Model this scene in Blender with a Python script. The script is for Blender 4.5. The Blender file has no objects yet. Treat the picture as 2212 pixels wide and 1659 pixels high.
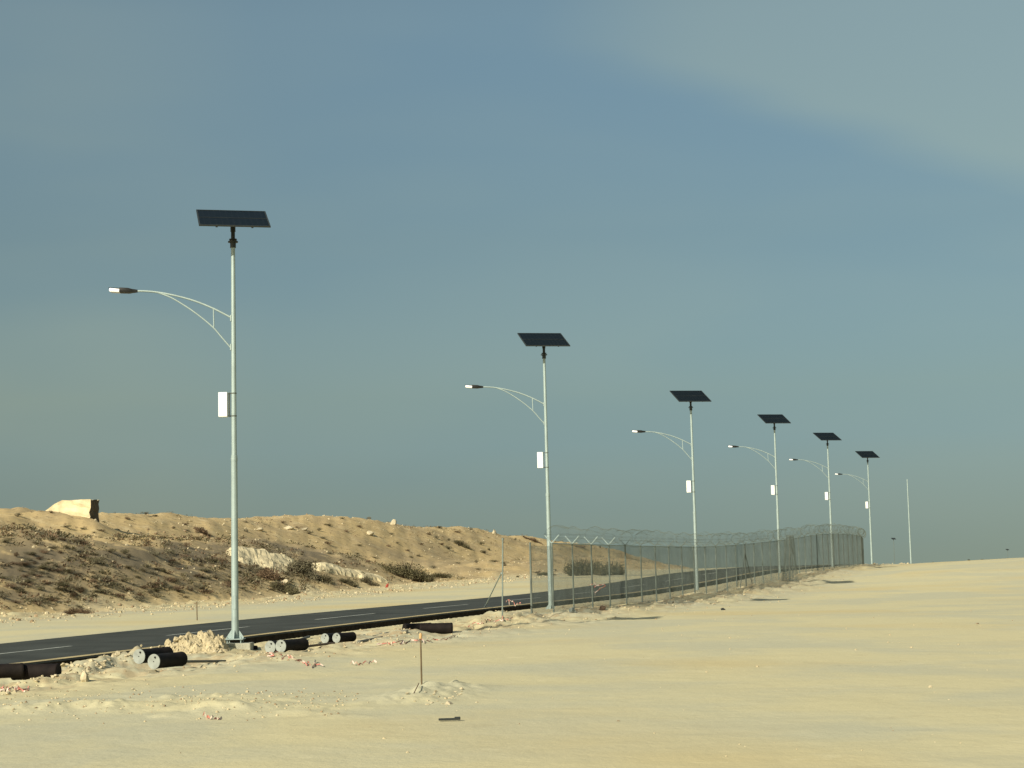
import bpy, math, random
import numpy as np
from mathutils import Matrix, Vector, Euler

# ------------------------------------------------------------------ camera, sky, sun, exposure
scene = bpy.context.scene
col = scene.collection
R = math.radians
F, CX, CY = 3700.0, 1106.0, 829.5            # focal length and centre in units of a 2212 px wide picture
PITCH, ROLL, EZ = R(6.09), R(-1.3), 1.9
cam_d = bpy.data.cameras.new('camera'); cam = bpy.data.objects.new('camera', cam_d); col.objects.link(cam)
CM = Matrix.Rotation(math.pi / 2 + PITCH, 3, 'X') @ Matrix.Rotation(ROLL, 3, 'Z')
cam.matrix_world = Matrix.Translation((0, 0, EZ)) @ CM.to_4x4()
cam_d.sensor_width = 36; cam_d.lens = 36 * F / 2212.0
cam_d.clip_start = 0.2; cam_d.clip_end = 20000
scene.camera = cam

SUN_AZ = Vector((-0.563, -0.826)).normalized()  # horizontal direction towards the sun
SUN_EL = R(29)
sund = bpy.data.lights.new('sun', 'SUN'); sund.energy = 4.2; sund.angle = R(0.6); sund.color = (1.0, 0.915, 0.755)
sun = bpy.data.objects.new('sun', sund); col.objects.link(sun)
sv = Vector((SUN_AZ.x * math.cos(SUN_EL), SUN_AZ.y * math.cos(SUN_EL), math.sin(SUN_EL)))
sun.rotation_euler = sv.to_track_quat('Z', 'Y').to_euler(); sun.location = (-30, -45, 40)

world = bpy.data.worlds.new('World'); scene.world = world; world.use_nodes = True
wn, wl = world.node_tree.nodes, world.node_tree.links
wn.clear()
w_out = wn.new('ShaderNodeOutputWorld'); w_bg = wn.new('ShaderNodeBackground'); w_bg.inputs[1].default_value = 0.085
wl.new(w_bg.outputs[0], w_out.inputs[0])
sky = wn.new('ShaderNodeTexSky'); sky.sky_type = 'NISHITA'; sky.sun_disc = False
sky.sun_elevation = SUN_EL; sky.sun_rotation = math.atan2(SUN_AZ.x, SUN_AZ.y)
sky.air_density = 1.0; sky.dust_density = 2.0; sky.ozone_density = 2.0
def wmix(kind, a, b, fac=None, facv=1.0):
    m = wn.new('ShaderNodeMix'); m.data_type = 'RGBA'; m.blend_type = kind; m.clamp_result = False
    if fac is not None: wl.new(fac, m.inputs[0])
    else: m.inputs[0].default_value = facv
    for k, v in ((6, a), (7, b)):
        if hasattr(v, 'is_linked'): wl.new(v, m.inputs[k])
        else: m.inputs[k].default_value = (*v, 1)
    return m.outputs[2]
def wmath(op, a, b=None, c=None):
    m = wn.new('ShaderNodeMath'); m.operation = op
    for k, v in enumerate((a, b, c)):
        if v is None: continue
        if hasattr(v, 'is_linked'): wl.new(v, m.inputs[k])
        else: m.inputs[k].default_value = v
    return m.outputs[0]
w_geo = wn.new('ShaderNodeTexCoord'); w_sep = wn.new('ShaderNodeSeparateXYZ'); wl.new(w_geo.outputs['Generated'], w_sep.inputs[0])
dx, dy, dz = w_sep.outputs
w_cmb = wn.new('ShaderNodeCombineXYZ'); wl.new(dx, w_cmb.inputs[0]); wl.new(dy, w_cmb.inputs[1]); wl.new(wmath('MAXIMUM', dz, 0.10), w_cmb.inputs[2]); wl.new(w_cmb.outputs[0], sky.inputs[0])
# dusty air: the elevation ramp tints the physical sky
w_ramp = wn.new('ShaderNodeValToRGB'); wl.new(dz, w_ramp.inputs[0])
SKY_RAMP = [(0.0, (0.56, 0.53, 0.40)), (0.07, (0.595, 0.64, 0.58)), (0.19, (0.705, 0.74, 0.62)), (0.31, (0.93, 0.96, 0.78)), (1.0, (0.93, 1.0, 0.92))]
els = w_ramp.color_ramp.elements
for i, (p_, c_) in enumerate(SKY_RAMP):
    e = els[i] if i < 2 else els.new(p_)
    e.position = p_; e.color = (*[v / 1.1 for v in c_], 1)
w_noise = wn.new('ShaderNodeTexNoise'); w_noise.inputs['Scale'].default_value = 3.2; w_noise.inputs['Detail'].default_value = 3.0; w_noise.inputs['Roughness'].default_value = 0.45
w_map = wn.new('ShaderNodeMapping'); w_map.inputs['Rotation'].default_value = (0, R(24), 0); w_map.inputs['Scale'].default_value = (0.8, 1, 3.4); w_map.inputs['Location'].default_value = (0.15, 0.3, 0.32)
wl.new(w_geo.outputs['Generated'], w_map.inputs[0]); wl.new(w_map.outputs[0], w_noise.inputs[0])
w_veil = wn.new('ShaderNodeMapRange'); w_veil.interpolation_type = 'SMOOTHSTEP'
w_veil.inputs[1].default_value = 0.40; w_veil.inputs[2].default_value = 0.64
wl.new(w_noise.outputs[0], w_veil.inputs[0])
skyc = wmix('MULTIPLY', sky.outputs[0], w_ramp.outputs[0])
veil = wmix('MULTIPLY', skyc, (1.36, 1.18, 1.0))
# thin high veil, denser to the upper right beyond a slanting edge
def wsmooth(v, a, b):
    m = wn.new('ShaderNodeMapRange'); m.interpolation_type = 'SMOOTHSTEP'; m.inputs[1].default_value = a; m.inputs[2].default_value = b; wl.new(v, m.inputs[0]); return m.outputs[0]
edge = wmath('ADD', wmath('MULTIPLY', dx, 0.30), dz)
edge = wmath('ADD', edge, wmath('MULTIPLY', w_noise.outputs[0], 0.10))
right_veil = wmath('MULTIPLY', wsmooth(edge, 0.328, 0.365), wsmooth(dx, -0.02, 0.13))
left_veil = wmath('MULTIPLY', wsmooth(wmath('MULTIPLY', dx, -1.0), 0.06, 0.26), wmath('ADD', wmath('MULTIPLY', w_veil.outputs[0], 0.5), 0.22))
vf = wmath('MAXIMUM', wmath('MULTIPLY', w_veil.outputs[0], 0.25), wmath('MAXIMUM', right_veil, left_veil))
wl.new(wmix('MIX', skyc, veil, fac=vf), w_bg.inputs[0])

scene.view_settings.view_transform = 'Standard'; scene.view_settings.look = 'None'
scene.view_settings.exposure = 0.45; scene.view_settings.gamma = 1.0
scene.render.engine = 'CYCLES'
rng = random.Random(7)
nr = np.random.RandomState(11)

# ------------------------------------------------------------------ helpers
def ray(px, py):
    v = CM @ Vector(((px - CX) / F, -(py - CY) / F, -1.0))
    return v / v.y
def at(px, py, Y):
    v = ray(px, py); return Vector((v.x * Y, Y, EZ + v.z * Y))
def tag(o, label=None, cat=None, group=None, kind=None):
    if label: o['label'] = label
    if cat: o['category'] = cat
    if group: o['group'] = group
    if kind: o['kind'] = kind
    return o
def empty(name, loc, rz=0.0):
    o = bpy.data.objects.new(name, None); o.empty_display_size = 0.3; col.objects.link(o)
    o.location = loc; o.rotation_euler = (0, 0, rz); return o
def copy_tree(o, parent=None):
    c = o.copy(); col.objects.link(c); c.parent = parent
    for ch in list(o.children): copy_tree(ch, c)
    return c
class MB:
    def __init__(s): s.v = []; s.f = []; s.m = []
    def add(s, vs, fs, mi=0):
        b = len(s.v); s.v += [tuple(v) for v in vs]; s.f += [tuple(i + b for i in f) for f in fs]; s.m += [mi] * len(fs)
    def box(s, c, d, rot=None, mi=0, ch=0.0):
        hx, hy, hz = d[0] / 2, d[1] / 2, d[2] / 2
        if ch <= 0:
            vs = [Vector((x, y, z)) for z in (-hz, hz) for x, y in ((-hx, -hy), (hx, -hy), (hx, hy), (-hx, hy))]
            fs = [(0, 3, 2, 1), (4, 5, 6, 7), (0, 1, 5, 4), (1, 2, 6, 5), (2, 3, 7, 6), (3, 0, 4, 7)]
        else:
            vs = []; rings = [(-hz, ch), (-hz + ch, 0), (hz - ch, 0), (hz, ch)]
            for z, i in rings:
                x, y = hx - i, hy - i
                for a, b in ((-x + ch, -y), (x - ch, -y), (x, -y + ch), (x, y - ch), (x - ch, y), (-x + ch, y), (-x, y - ch), (-x, -y + ch)):
                    vs.append(Vector((a, b, z)))
            fs = [tuple(range(7, -1, -1)), tuple(range(24, 32))]
            for k in range(3):
                for j in range(8):
                    fs.append((k * 8 + j, k * 8 + (j + 1) % 8, k * 8 + 8 + (j + 1) % 8, k * 8 + 8 + j))
        M = rot if rot is not None else Matrix.Identity(3)
        s.add([M @ v + Vector(c) for v in vs], fs, mi)
    def tube(s, pts, rad, n=10, cap=True, mi=0, squash=1.0):
        pts = [Vector(p) for p in pts]
        if not hasattr(rad, '__len__'): rad = [rad] * len(pts)
        vs = []; fs = []; up = None
        for i, p in enumerate(pts):
            t = (pts[min(i + 1, len(pts) - 1)] - pts[max(i - 1, 0)])
            if t.length < 1e-9: t = (pts[-1] - pts[0])
            t.normalize()
            if up is None: up = Vector((0, 0, 1)) if abs(t.z) < 0.9 else Vector((0, 1, 0))
            a = t.cross(up).normalized(); b = a.cross(t).normalized(); up = b
            for j in range(n):
                th = 2 * math.pi * j / n
                vs.append(p + a * math.cos(th) * rad[i] + b * math.sin(th) * rad[i] * squash)
        for i in range(len(pts) - 1):
            for j in range(n):
                fs.append((i * n + j, i * n + (j + 1) % n, (i + 1) * n + (j + 1) % n, (i + 1) * n + j))
        if cap: fs.append(tuple(range(n - 1, -1, -1))); fs.append(tuple(range((len(pts) - 1) * n, len(pts) * n)))
        s.add(vs, fs, mi)
    def build(s, name, mats, parent=None, smooth=False, loc=None):
        me = bpy.data.meshes.new(name); me.from_pydata(s.v, [], s.f)
        if not isinstance(mats, (list, tuple)): mats = [mats]
        for m in mats: me.materials.append(m)
        me.polygons.foreach_set('material_index', s.m)
        if smooth:
            me.polygons.foreach_set('use_smooth', [True] * len(s.f))
            try: me.set_sharp_from_angle(angle=R(40))
            except Exception: pass
        me.update()
        o = bpy.data.objects.new(name, me); col.objects.link(o)
        if parent is not None: o.parent = parent
        if loc is not None: o.location = loc
        return o

# numpy value noise
_T = np.random.RandomState(3).rand(256, 256)
def vnoise(x, y):
    xi = np.floor(x).astype(int); yi = np.floor(y).astype(int); fx = x - xi; fy = y - yi
    fx = fx * fx * (3 - 2 * fx); fy = fy * fy * (3 - 2 * fy)
    a = _T[xi & 255, yi & 255]; b = _T[(xi + 1) & 255, yi & 255]; c = _T[xi & 255, (yi + 1) & 255]; d = _T[(xi + 1) & 255, (yi + 1) & 255]
    return (a * (1 - fx) + b * fx) * (1 - fy) + (c * (1 - fx) + d * fx) * fy - 0.5
def fbm(x, y, o=4, g=0.5):
    r = 0; a = 1.0
    for k in range(o):
        r = r + a * vnoise(x * 2 ** k + 17.3 * k, y * 2 ** k + 5.1 * k); a *= g
    return r
def sstep(x, a, b):
    t = np.clip((x - a) / (b - a), 0, 1); return t * t * (3 - 2 * t)

# ------------------------------------------------------------------ the lie of the land (s runs along the road, q to its left)
E = (0.326, 0.945); NL = (-0.945, 0.326)
def table(pts, lo=-400, hi=9600, sm=4.0):
    xs = np.arange(lo, hi); ys = np.interp(xs, [p[0] for p in pts], [p[1] for p in pts])
    k = np.exp(-0.5 * (np.arange(-12, 13) / sm) ** 2); k /= k.sum()
    ys = np.convolve(np.pad(ys, 12, 'edge'), k, 'valid')
    return lambda s: np.interp(s, xs, ys)
P = table([(-50, 1.75), (10, 1.75), (30, 1.84), (57, 1.86), (85, 1.92), (96, 1.74), (108, 1.42), (118, 1.02), (128, .82), (145, .66), (155, .62), (166, .85), (190, 1.5), (250, 3.0), (500, 5.5), (1500, 14), (9500, 80)])
RO = table([(-50, 2.0), (20, 1.95), (33, 1.9), (43, 1.77), (60, 1.60), (85, 1.47), (100, 1.2), (120, .66), (150, .42), (200, .8), (300, 2.0), (600, 6), (1500, 14), (9500, 80)])
VE = table([(-50, 2.0), (30, 1.8), (66, 1.62), (82, 1.48), (110, 1.05), (142, .65), (165, .62), (190, 1.0), (220, 1.7), (300, 3.0), (600, 6), (1500, 14), (9500, 80)])
MI = table([(-50, -2.0), (60, -2.2), (85, -2.5), (100, -2.5), (112, -1.5), (125, 0.1), (140, -.2), (170, -.6), (195, -.5), (215, .3), (240, 1.6), (300, 3), (500, 6), (1500, 14), (9500, 80)])
RI = table([(-50, -4.8), (97, -4.7), (115, -4.5), (129, -4.7), (148, -5.2), (171, -4.6), (200, -4.0), (225, -3.1), (243, -2.4), (257, -1.1), (275, 1.0), (296, 2.4), (500, 6.0), (1500, 14), (9500, 80)])
def sq(X, Y): return X * E[0] + Y * E[1], X * NL[0] + Y * NL[1]
def xy(s, q): return s * E[0] + q * NL[0], s * E[1] + q * NL[1]
Q_FENCE, Q_LAMP, Q_NEAR, Q_FAR = 19.5, 20.8, 22.8, 29.3
def G(X, Y):
    X = np.asarray(X, float); Y = np.asarray(Y, float)
    s, q = sq(X, Y)
    far = sstep(np.hypot(X, Y), 400, 900)
    p = EZ - P(s) + 0.034 * np.clip(20 - q, 0, 40) * sstep(s, 95, 145) * (1 - sstep(s, 165, 260))
    r = EZ - RO(s)
    v = EZ - VE(s); m = EZ - MI(s); ri = EZ - RI(s)
    berm = r - 0.10
    z = p + (berm - p) * sstep(q, 15.5, 20.5)
    z = np.where(q > 21.9, r - 0.10 - 0.50 * sstep(q, 21.9, 22.3), z)
    z = np.where(q > 23.2, r - 0.60 + 0.54 * sstep(q, 23.2, 26.0), z)
    z = np.where(q > 28.4, r - 0.06 + 0.035 * sstep(q, 28.4, 29.3), z)
    t = np.clip((q - Q_FAR) / (45 - Q_FAR), 0, 1)
    z = np.where(q > Q_FAR, (r - 0.025) * (1 - t) + v * t, z)
    t1 = np.clip((q - 45) / 12.0, 0, 1); t2 = sstep(q, 57, 70)
    z = np.where(q > 45, v + (m - v) * np.sin(t1 * math.pi / 2) + (ri - m) * t2 - np.clip(q - 70, 0, 400) * 0.02 * 1.0, z)
    # roughness
    hill = sstep(q, 43, 50)
    z = z + hill * (0.9 * fbm(X / 13, Y / 13, 2) + 0.34 * fbm(s / 6.5 + 9, q / 1.9, 3, 0.55) + 0.17 * fbm(X / 0.9, Y / 0.9, 3, 0.6)) * (1 - far)
    rub = np.exp(-((q - 43.5) / 2.2) ** 2)
    z = z + rub * (0.34 * np.abs(fbm(X / 0.9, Y / 0.9, 3)) + 0.10 * fbm(X / 4, Y / 4, 2)) * (1 - far)
    bq = np.exp(-((q - 19.0) / 2.6) ** 2) * (1 - sstep(q, 21.4, 21.9))
    z = z + bq * (0.22 * fbm(X / 1.1, Y / 1.1, 4, 0.65) + 0.10 * fbm(X / 4.5, Y / 4.5, 2))
    fl = (1 - sstep(q, 14, 18)) * (1 - far)
    z = z + fl * (0.045 * fbm(X / 6, Y / 6, 2) + 0.012 * fbm(X / 0.8, Y / 0.8, 3))
    # churned heaps in the left foreground
    W = 0.0
    for (hx, hy, hr, ha) in HEAPS:
        W = W + ha * np.exp(-(((X - hx) / hr[0]) ** 2 + ((Y - hy) / hr[1]) ** 2))
    W = W * (1 - sstep(q, 21.2, 21.8))
    z = z + W * (1 + 2.2 * np.abs(fbm(X / 0.45, Y / 0.45, 3, 0.6)))
    for (hx, hy, rx_, ry_, ha) in BANKS: z = z + ha * np.exp(-((X - hx) / rx_) ** 2 - ((Y - hy) / ry_) ** 2)
    # tyre groove
    if GROOVE:
        (ax, ay), (bx, by) = GROOVE
        L = math.hypot(bx - ax, by - ay); tt = ((X - ax) * (bx - ax) + (Y - ay) * (by - ay)) / L
        dd = ((X - ax) * (by - ay) - (Y - ay) * (bx - ax)) / L + 0.12 * np.sin(tt * 0.5)
        z = z - 0.05 * np.exp(-(dd / 0.2) ** 2) * (1 - sstep(np.abs(tt - L / 2), L / 2, L / 2 + 4))
    return z
HEAPS = []; BANKS = []; GROOVE = None
def g(x, y): return float(G(np.array([x]), np.array([y]))[0])
def hit(px, py, y0=9.0, y1=420.0):
    v = ray(px, py)
    Y = np.exp(np.linspace(math.log(y0), math.log(y1), 1800))
    z = G(v.x * Y, Y); d = EZ + v.z * Y - z
    i = np.where(d < 0)[0]
    if len(i) == 0: return None
    k = i[0]
    if k == 0: y = Y[0]
    else: y = Y[k - 1] + (Y[k] - Y[k - 1]) * d[k - 1] / (d[k - 1] - d[k])
    return Vector((v.x * y, y, g(v.x * y, y)))
def hitd(px, py, dflt=150.0):
    h = hit(px, py)
    if h is None:
        v = ray(px, py); h = Vector((v.x * dflt, dflt, g(v.x * dflt, dflt)))
    return h
hs = []
for (px, py, rx, ry, a) in [(500, 1510, 1.3, .8, .035), (340, 1530, 1.2, .7, .03), (165, 1530, .8, .6, .03), (560, 1530, .9, .6, .03),
                            (935, 1500, .55, .9, .085), (985, 1488, .5, .6, .05), (870, 1515, .6, .6, .045), (1130, 1345, .9, 1.4, .16), (1085, 1335, .7, 1.2, .15),
                            (1200, 1330, .8, 1.2, .05), (200, 1455, .8, .9, .08), (120, 1480, .9, .8, .05), (250, 1425, .8, 1.0, .12), (270, 1408, .7, .8, .10), (225, 1425, .5, .6, .07), (1230, 1320, .8, 1.2, .07)]:
    h = hit(px, py); hs.append((h.x, h.y, (rx, ry), a))
ga, gb = hit(-20, 1522), hit(640, 1455)
for px, py, rr, a in ((135, 1446, .6, .08), (165, 1438, .6, .10), (195, 1430, .6, .10), (228, 1421, .6, .13), (258, 1413, .6, .15), (285, 1404, .6, .15), (312, 1397, .5, .12), (340, 1400, .5, .08), (505, 1396, .5, .08), (560, 1390, .5, .10), (660, 1380, .6, .06)):
    h = hit(px, py); s_, q_ = sq(h.x, h.y)
    if q_ > 21.0: h = at(px, py, 1); v_ = ray(px, py); ym = 20.9 / (NL[1] + NL[0] * v_.x); x_, y_ = v_.x * ym, ym
    else: x_, y_ = h.x, h.y
    hs.append((x_, y_, (rr, rr * 1.4), a * .42))
for k in range(16):
    h = hit(rng.uniform(0, 760), rng.gauss(1522, 14)); hs.append((h.x, h.y, (rng.uniform(.25, .7), rng.uniform(.2, .5)), rng.uniform(.015, .035)))
c_ = hit(150, 1128) or hitd(150, 1135); SLABC = c_.copy(); BANKS = [(c_.x - 1.2, c_.y - 1.6, 2.4, 1.6, .36), (c_.x + 1.6, c_.y - .8, 2.0, 1.6, .50), (c_.x - 5, c_.y, 4, 4, .08)]
l_ = at(508, 1388, 43.5); BANKS += [(l_.x - .1, l_.y - .5, .75, .40, .11), (l_.x - .5, l_.y, .3, .4, .06)]
HEAPS = hs; GROOVE = ((ga.x, ga.y), (gb.x, gb.y))

# ------------------------------------------------------------------ materials
def new_mat(name):
    m = bpy.data.materials.new(name); m.use_nodes = True
    nt = m.node_tree; b = nt.nodes['Principled BSDF']; return m, nt, b
def simple(name, c, rough=0.6, metal=0.0, var=0.12, scale=6.0, bump=0.0, bscale=40.0, spec=0.4):
    m, nt, b = new_mat(name); N, L = nt.nodes, nt.links
    tc = N.new('ShaderNodeTexCoord'); no = N.new('ShaderNodeTexNoise'); no.inputs['Scale'].default_value = scale; no.inputs['Detail'].default_value = 5
    L.new(tc.outputs['Object'], no.inputs[0])
    r = N.new('ShaderNodeValToRGB'); L.new(no.outputs[0], r.inputs[0])
    r.color_ramp.elements[0].position = 0.3; r.color_ramp.elements[1].position = 0.7
    r.color_ramp.elements[0].color = (*[v * (1 - var) for v in c], 1); r.color_ramp.elements[1].color = (*[min(1, v * (1 + var)) for v in c], 1)
    L.new(r.outputs[0], b.inputs['Base Color'])
    b.inputs['Roughness'].default_value = rough; b.inputs['Metallic'].default_value = metal; b.inputs['Specular IOR Level'].default_value = spec
    if bump:
        n2 = N.new('ShaderNodeTexNoise'); n2.inputs['Scale'].default_value = bscale; n2.inputs['Detail'].default_value = 6; L.new(tc.outputs['Object'], n2.inputs[0])
        bp = N.new('ShaderNodeBump'); bp.inputs['Strength'].default_value = bump; bp.inputs['Distance'].default_value = 0.03
        L.new(n2.outputs[0], bp.inputs['Height']); L.new(bp.outputs[0], b.inputs['Normal'])
    return m
def ground_material():
    m, nt, b = new_mat('sand'); N, L = nt.nodes, nt.links
    geo = N.new('ShaderNodeNewGeometry'); pos = geo.outputs['Position']
    def noise(scale, detail=5, rough=0.55, vec=pos, dist=0.0):
        n = N.new('ShaderNodeTexNoise'); n.inputs['Scale'].default_value = scale; n.inputs['Detail'].default_value = detail
        n.inputs['Roughness'].default_value = rough; n.inputs['Distortion'].default_value = dist; L.new(vec, n.inputs[0]); return n.outputs[0]
    def mix(kind, a, bb, fac):
        x = N.new('ShaderNodeMix'); x.data_type = 'RGBA'; x.blend_type = kind
        if hasattr(fac, 'is_linked'): L.new(fac, x.inputs[0])
        else: x.inputs[0].default_value = fac
        for k, v in ((6, a), (7, bb)):
            if hasattr(v, 'is_linked'): L.new(v, x.inputs[k])
            else: x.inputs[k].default_value = (*v, 1)
        return x.outputs[2]
    def rng_(v, a, bb, c=0.0, d=1.0):
        x = N.new('ShaderNodeMapRange'); x.interpolation_type = 'SMOOTHSTEP'; L.new(v, x.inputs[0])
        for k, val in enumerate((a, bb, c, d)): x.inputs[k + 1].default_value = val
        return x.outputs[0]
    def attr(nm):
        a = N.new('ShaderNodeAttribute'); a.attribute_name = nm; return a.outputs['Fac']
    mul = lambda a, bb: (lambda x: (L.new(a, x.inputs[0]), (L.new(bb, x.inputs[1]) if hasattr(bb, 'is_linked') else setattr(x.inputs[1], 'default_value', bb)), x.outputs[0])[2])(_m(N, 'MULTIPLY'))
    # graded sand: grey-buff patches, ochre patches, pale dust
    c = mix('MIX', SAND_A, SAND_B, rng_(noise(0.15, 7, 0.6, dist=0.4), 0.40, 0.60))
    c = mix('MIX', c, SAND_C, rng_(noise(0.09, 4, 0.5), 0.48, 0.70))
    c = mix('MIX', c, SAND_PALE, mul(rng_(noise(0.9, 7, 0.7, dist=0.8), 0.56, 0.74), 0.55))
    c = mix('MIX', c, SAND_DARK, mul(rng_(noise(1.6, 7, 0.75), 0.55, 0.70), 0.22))
    c = mix('MULTIPLY', c, (0.90, 0.90, 0.90), rng_(noise(26.0, 3, 0.7), 0.60, 0.70))
    rub = attr('rubble')
    c = mix('MIX', c, RUB_C, mul(rng_(noise(1.7, 6, 0.7), 0.40, 0.62), rub))
    hl = attr('hill')
    hc = mix('MIX', HILL_A, HILL_B, rng_(noise(0.16, 6, 0.65, dist=0.5), 0.40, 0.62))
    hc = mix('MIX', hc, HILL_C, mul(rng_(noise(0.8, 6, 0.7), 0.50, 0.66), 0.7))
    hc = mix('MIX', hc, HILL_D, mul(rng_(noise(2.2, 6, 0.75), 0.54, 0.64), 0.75))
    c = mix('MIX', c, hc, hl)
    sc = attr('scrub')
    c = mix('MIX', c, SCRUB_C, mul(rng_(noise(0.5, 8, 0.75), 0.34, 0.54), sc))
    L.new(c, b.inputs['Base Color']); b.inputs['Roughness'].default_value = 0.95; b.inputs['Specular IOR Level'].default_value = 0.1
    h1 = noise(2.2, 8, 0.62); h2 = noise(14.0, 4, 0.6)
    bp = N.new('ShaderNodeBump'); bp.inputs['Strength'].default_value = 0.30; bp.inputs['Distance'].default_value = 0.08; L.new(h1, bp.inputs['Height'])
    b2 = N.new('ShaderNodeBump'); b2.inputs['Strength'].default_value = 0.35; b2.inputs['Distance'].default_value = 0.02; L.new(h2, b2.inputs['Height']); L.new(bp.outputs[0], b2.inputs['Normal'])
    L.new(b2.outputs[0], b.inputs['Normal'])
    return m
def _m(N, op):
    x = N.new('ShaderNodeMath'); x.operation = op; return x
SAND_A = (0.545, 0.50, 0.305); SAND_B = (0.47, 0.455, 0.315); SAND_C = (0.53, 0.455, 0.25)
SAND_PALE = (0.64, 0.59, 0.38); SAND_DARK = (0.33, 0.28, 0.17); RUB_C = (0.38, 0.29, 0.165)
HILL_A = (0.53, 0.405, 0.20); HILL_B = (0.42, 0.325, 0.175); HILL_C = (0.58, 0.475, 0.27); HILL_D = (0.17, 0.125, 0.075); SCRUB_C = (0.20, 0.165, 0.105)
M = {}
M['sand'] = ground_material()
M['asphalt'] = simple('asphalt', (0.050, 0.056, 0.050), 0.9, var=0.25, scale=0.6, bump=0.3, bscale=30, spec=0.15)
M['asphalt_side'] = simple('bitumen_edge', (0.020, 0.016, 0.012), 0.95, var=0.5, scale=4, bump=0.6, bscale=12, spec=0.1)
M['kerb'] = simple('kerb_stone', (0.40, 0.33, 0.17), 0.9, var=0.2, scale=1.2)
M['line'] = simple('road_paint', (0.42, 0.45, 0.40), 0.8, var=0.25, scale=3)
M['galv'] = simple('galvanised_steel', (0.31, 0.39, 0.375), 0.55, metal=0.25, var=0.10, scale=2.5)
M['galv_dark'] = simple('dull_steel', (0.12, 0.14, 0.12), 0.7, metal=0.2, var=0.25, scale=3)
M['galv_mid'] = simple('weathered_galvanised_steel', (0.165, 0.20, 0.175), 0.6, metal=0.1, var=0.25, scale=2)
M['coil'] = simple('dull_razor_wire', (0.085, 0.105, 0.085), 0.8, var=0.2, scale=2)
M['wire'] = simple('fence_wire', (0.15, 0.18, 0.155), 0.8, metal=0.0, var=0.2, scale=2)
M['mount'] = simple('dark_painted_steel', (0.025, 0.03, 0.028), 0.5, var=0.2)
M['box_white'] = simple('white_enamel', (0.86, 0.88, 0.84), 0.35, var=0.02)
M['lens'] = simple('white_lens', (0.88, 0.90, 0.92), 0.2, var=0.01)
M['lum'] = simple('dark_housing', (0.014, 0.015, 0.014), 0.5, var=0.2)
M['concrete'] = simple('concrete', (0.36, 0.36, 0.28), 0.9, var=0.15, scale=5, bump=0.4)
M['drum'] = simple('black_bitumen_paint', (0.010, 0.0075, 0.006), 0.75, var=0.5, scale=5, spec=0.2)
M['drum_brown'] = simple('brown_black_steel', (0.009, 0.006, 0.005), 0.8, var=0.5, scale=5, spec=0.2)
M['cap'] = simple('pale_end_plate', (0.26, 0.285, 0.255), 0.7, var=0.18, scale=7)
M['pipe'] = simple('grey_pipe', (0.12, 0.12, 0.10), 0.7, var=0.3, scale=3)
M['pipe_rust'] = simple('rusty_pipe', (0.13, 0.085, 0.055), 0.8, var=0.3, scale=3)
M['stone'] = simple('pale_limestone', (0.47, 0.41, 0.27), 0.95, var=0.2, scale=3, bump=0.5, bscale=9)
M['stone_dk'] = simple('brown_stone', (0.27, 0.20, 0.12), 0.95, var=0.3, scale=3, bump=0.5, bscale=9)
M['lime'] = simple('chalky_limestone', (0.56, 0.485, 0.30), 0.95, var=0.28, scale=1.6, bump=0.9, bscale=3.5)
M['stone_end_shade'] = simple('painted_end_shade', (0.10, 0.085, 0.06), 0.95, var=0.3, scale=1.5)  # shade on the slab's end face, painted in as a darker stone colour
M['mound'] = simple('dug_earth', (0.42, 0.36, 0.225), 0.95, var=0.22, scale=3, bump=0.6, bscale=8)
M['tape'] = simple('faded_red_tape', (0.50, 0.19, 0.15), 0.7, var=0.3, scale=8)
M['tape_w'] = simple('faded_white_tape', (0.62, 0.50, 0.42), 0.7, var=0.2, scale=8)
M['red'] = simple('red_plastic', (0.36, 0.06, 0.04), 0.6)
M['wood'] = simple('weathered_wood', (0.12, 0.085, 0.045), 0.9, var=0.3)
M['orange'] = simple('orange_paint', (0.50, 0.32, 0.14), 0.6)
def leaf_mat(name, c, var=0.4):
    m = simple(name, c, 0.9, var=var, scale=3.0, spec=0.1); return m
M['leaf_olive'] = leaf_mat('olive_leaf', (0.11, 0.10, 0.055)); M['leaf_grey'] = leaf_mat('grey_leaf', (0.17, 0.155, 0.10))
M['leaf_brown'] = leaf_mat('dry_leaf', (0.15, 0.105, 0.065)); M['twig'] = leaf_mat('twig', (0.07, 0.05, 0.035))
M['tarp'] = simple('grey_sheet', (0.22, 0.25, 0.23), 0.7, var=0.2)

# solar cell face
def panel_mat():
    m, nt, b = new_mat('solar_cells'); N, L = nt.nodes, nt.links
    tc = N.new('ShaderNodeTexCoord'); br = N.new('ShaderNodeTexBrick'); L.new(tc.outputs['Object'], br.inputs[0])
    br.offset = 0; br.inputs['Scale'].default_value = 1.0; br.inputs['Brick Width'].default_value = 0.15; br.inputs['Row Height'].default_value = 0.15
    br.inputs['Mortar Size'].default_value = 0.006
    br.inputs['Color1'].default_value = (0.005, 0.008, 0.009, 1); br.inputs['Color2'].default_value = (0.004, 0.007, 0.008, 1); br.inputs['Mortar'].default_value = (0.014, 0.017, 0.020, 1)
    L.new(br.outputs[0], b.inputs['Base Color']); b.inputs['Roughness'].default_value = 0.35; b.inputs['Specular IOR Level'].default_value = 0.06
    return m
M['cells'] = panel_mat()

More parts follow.
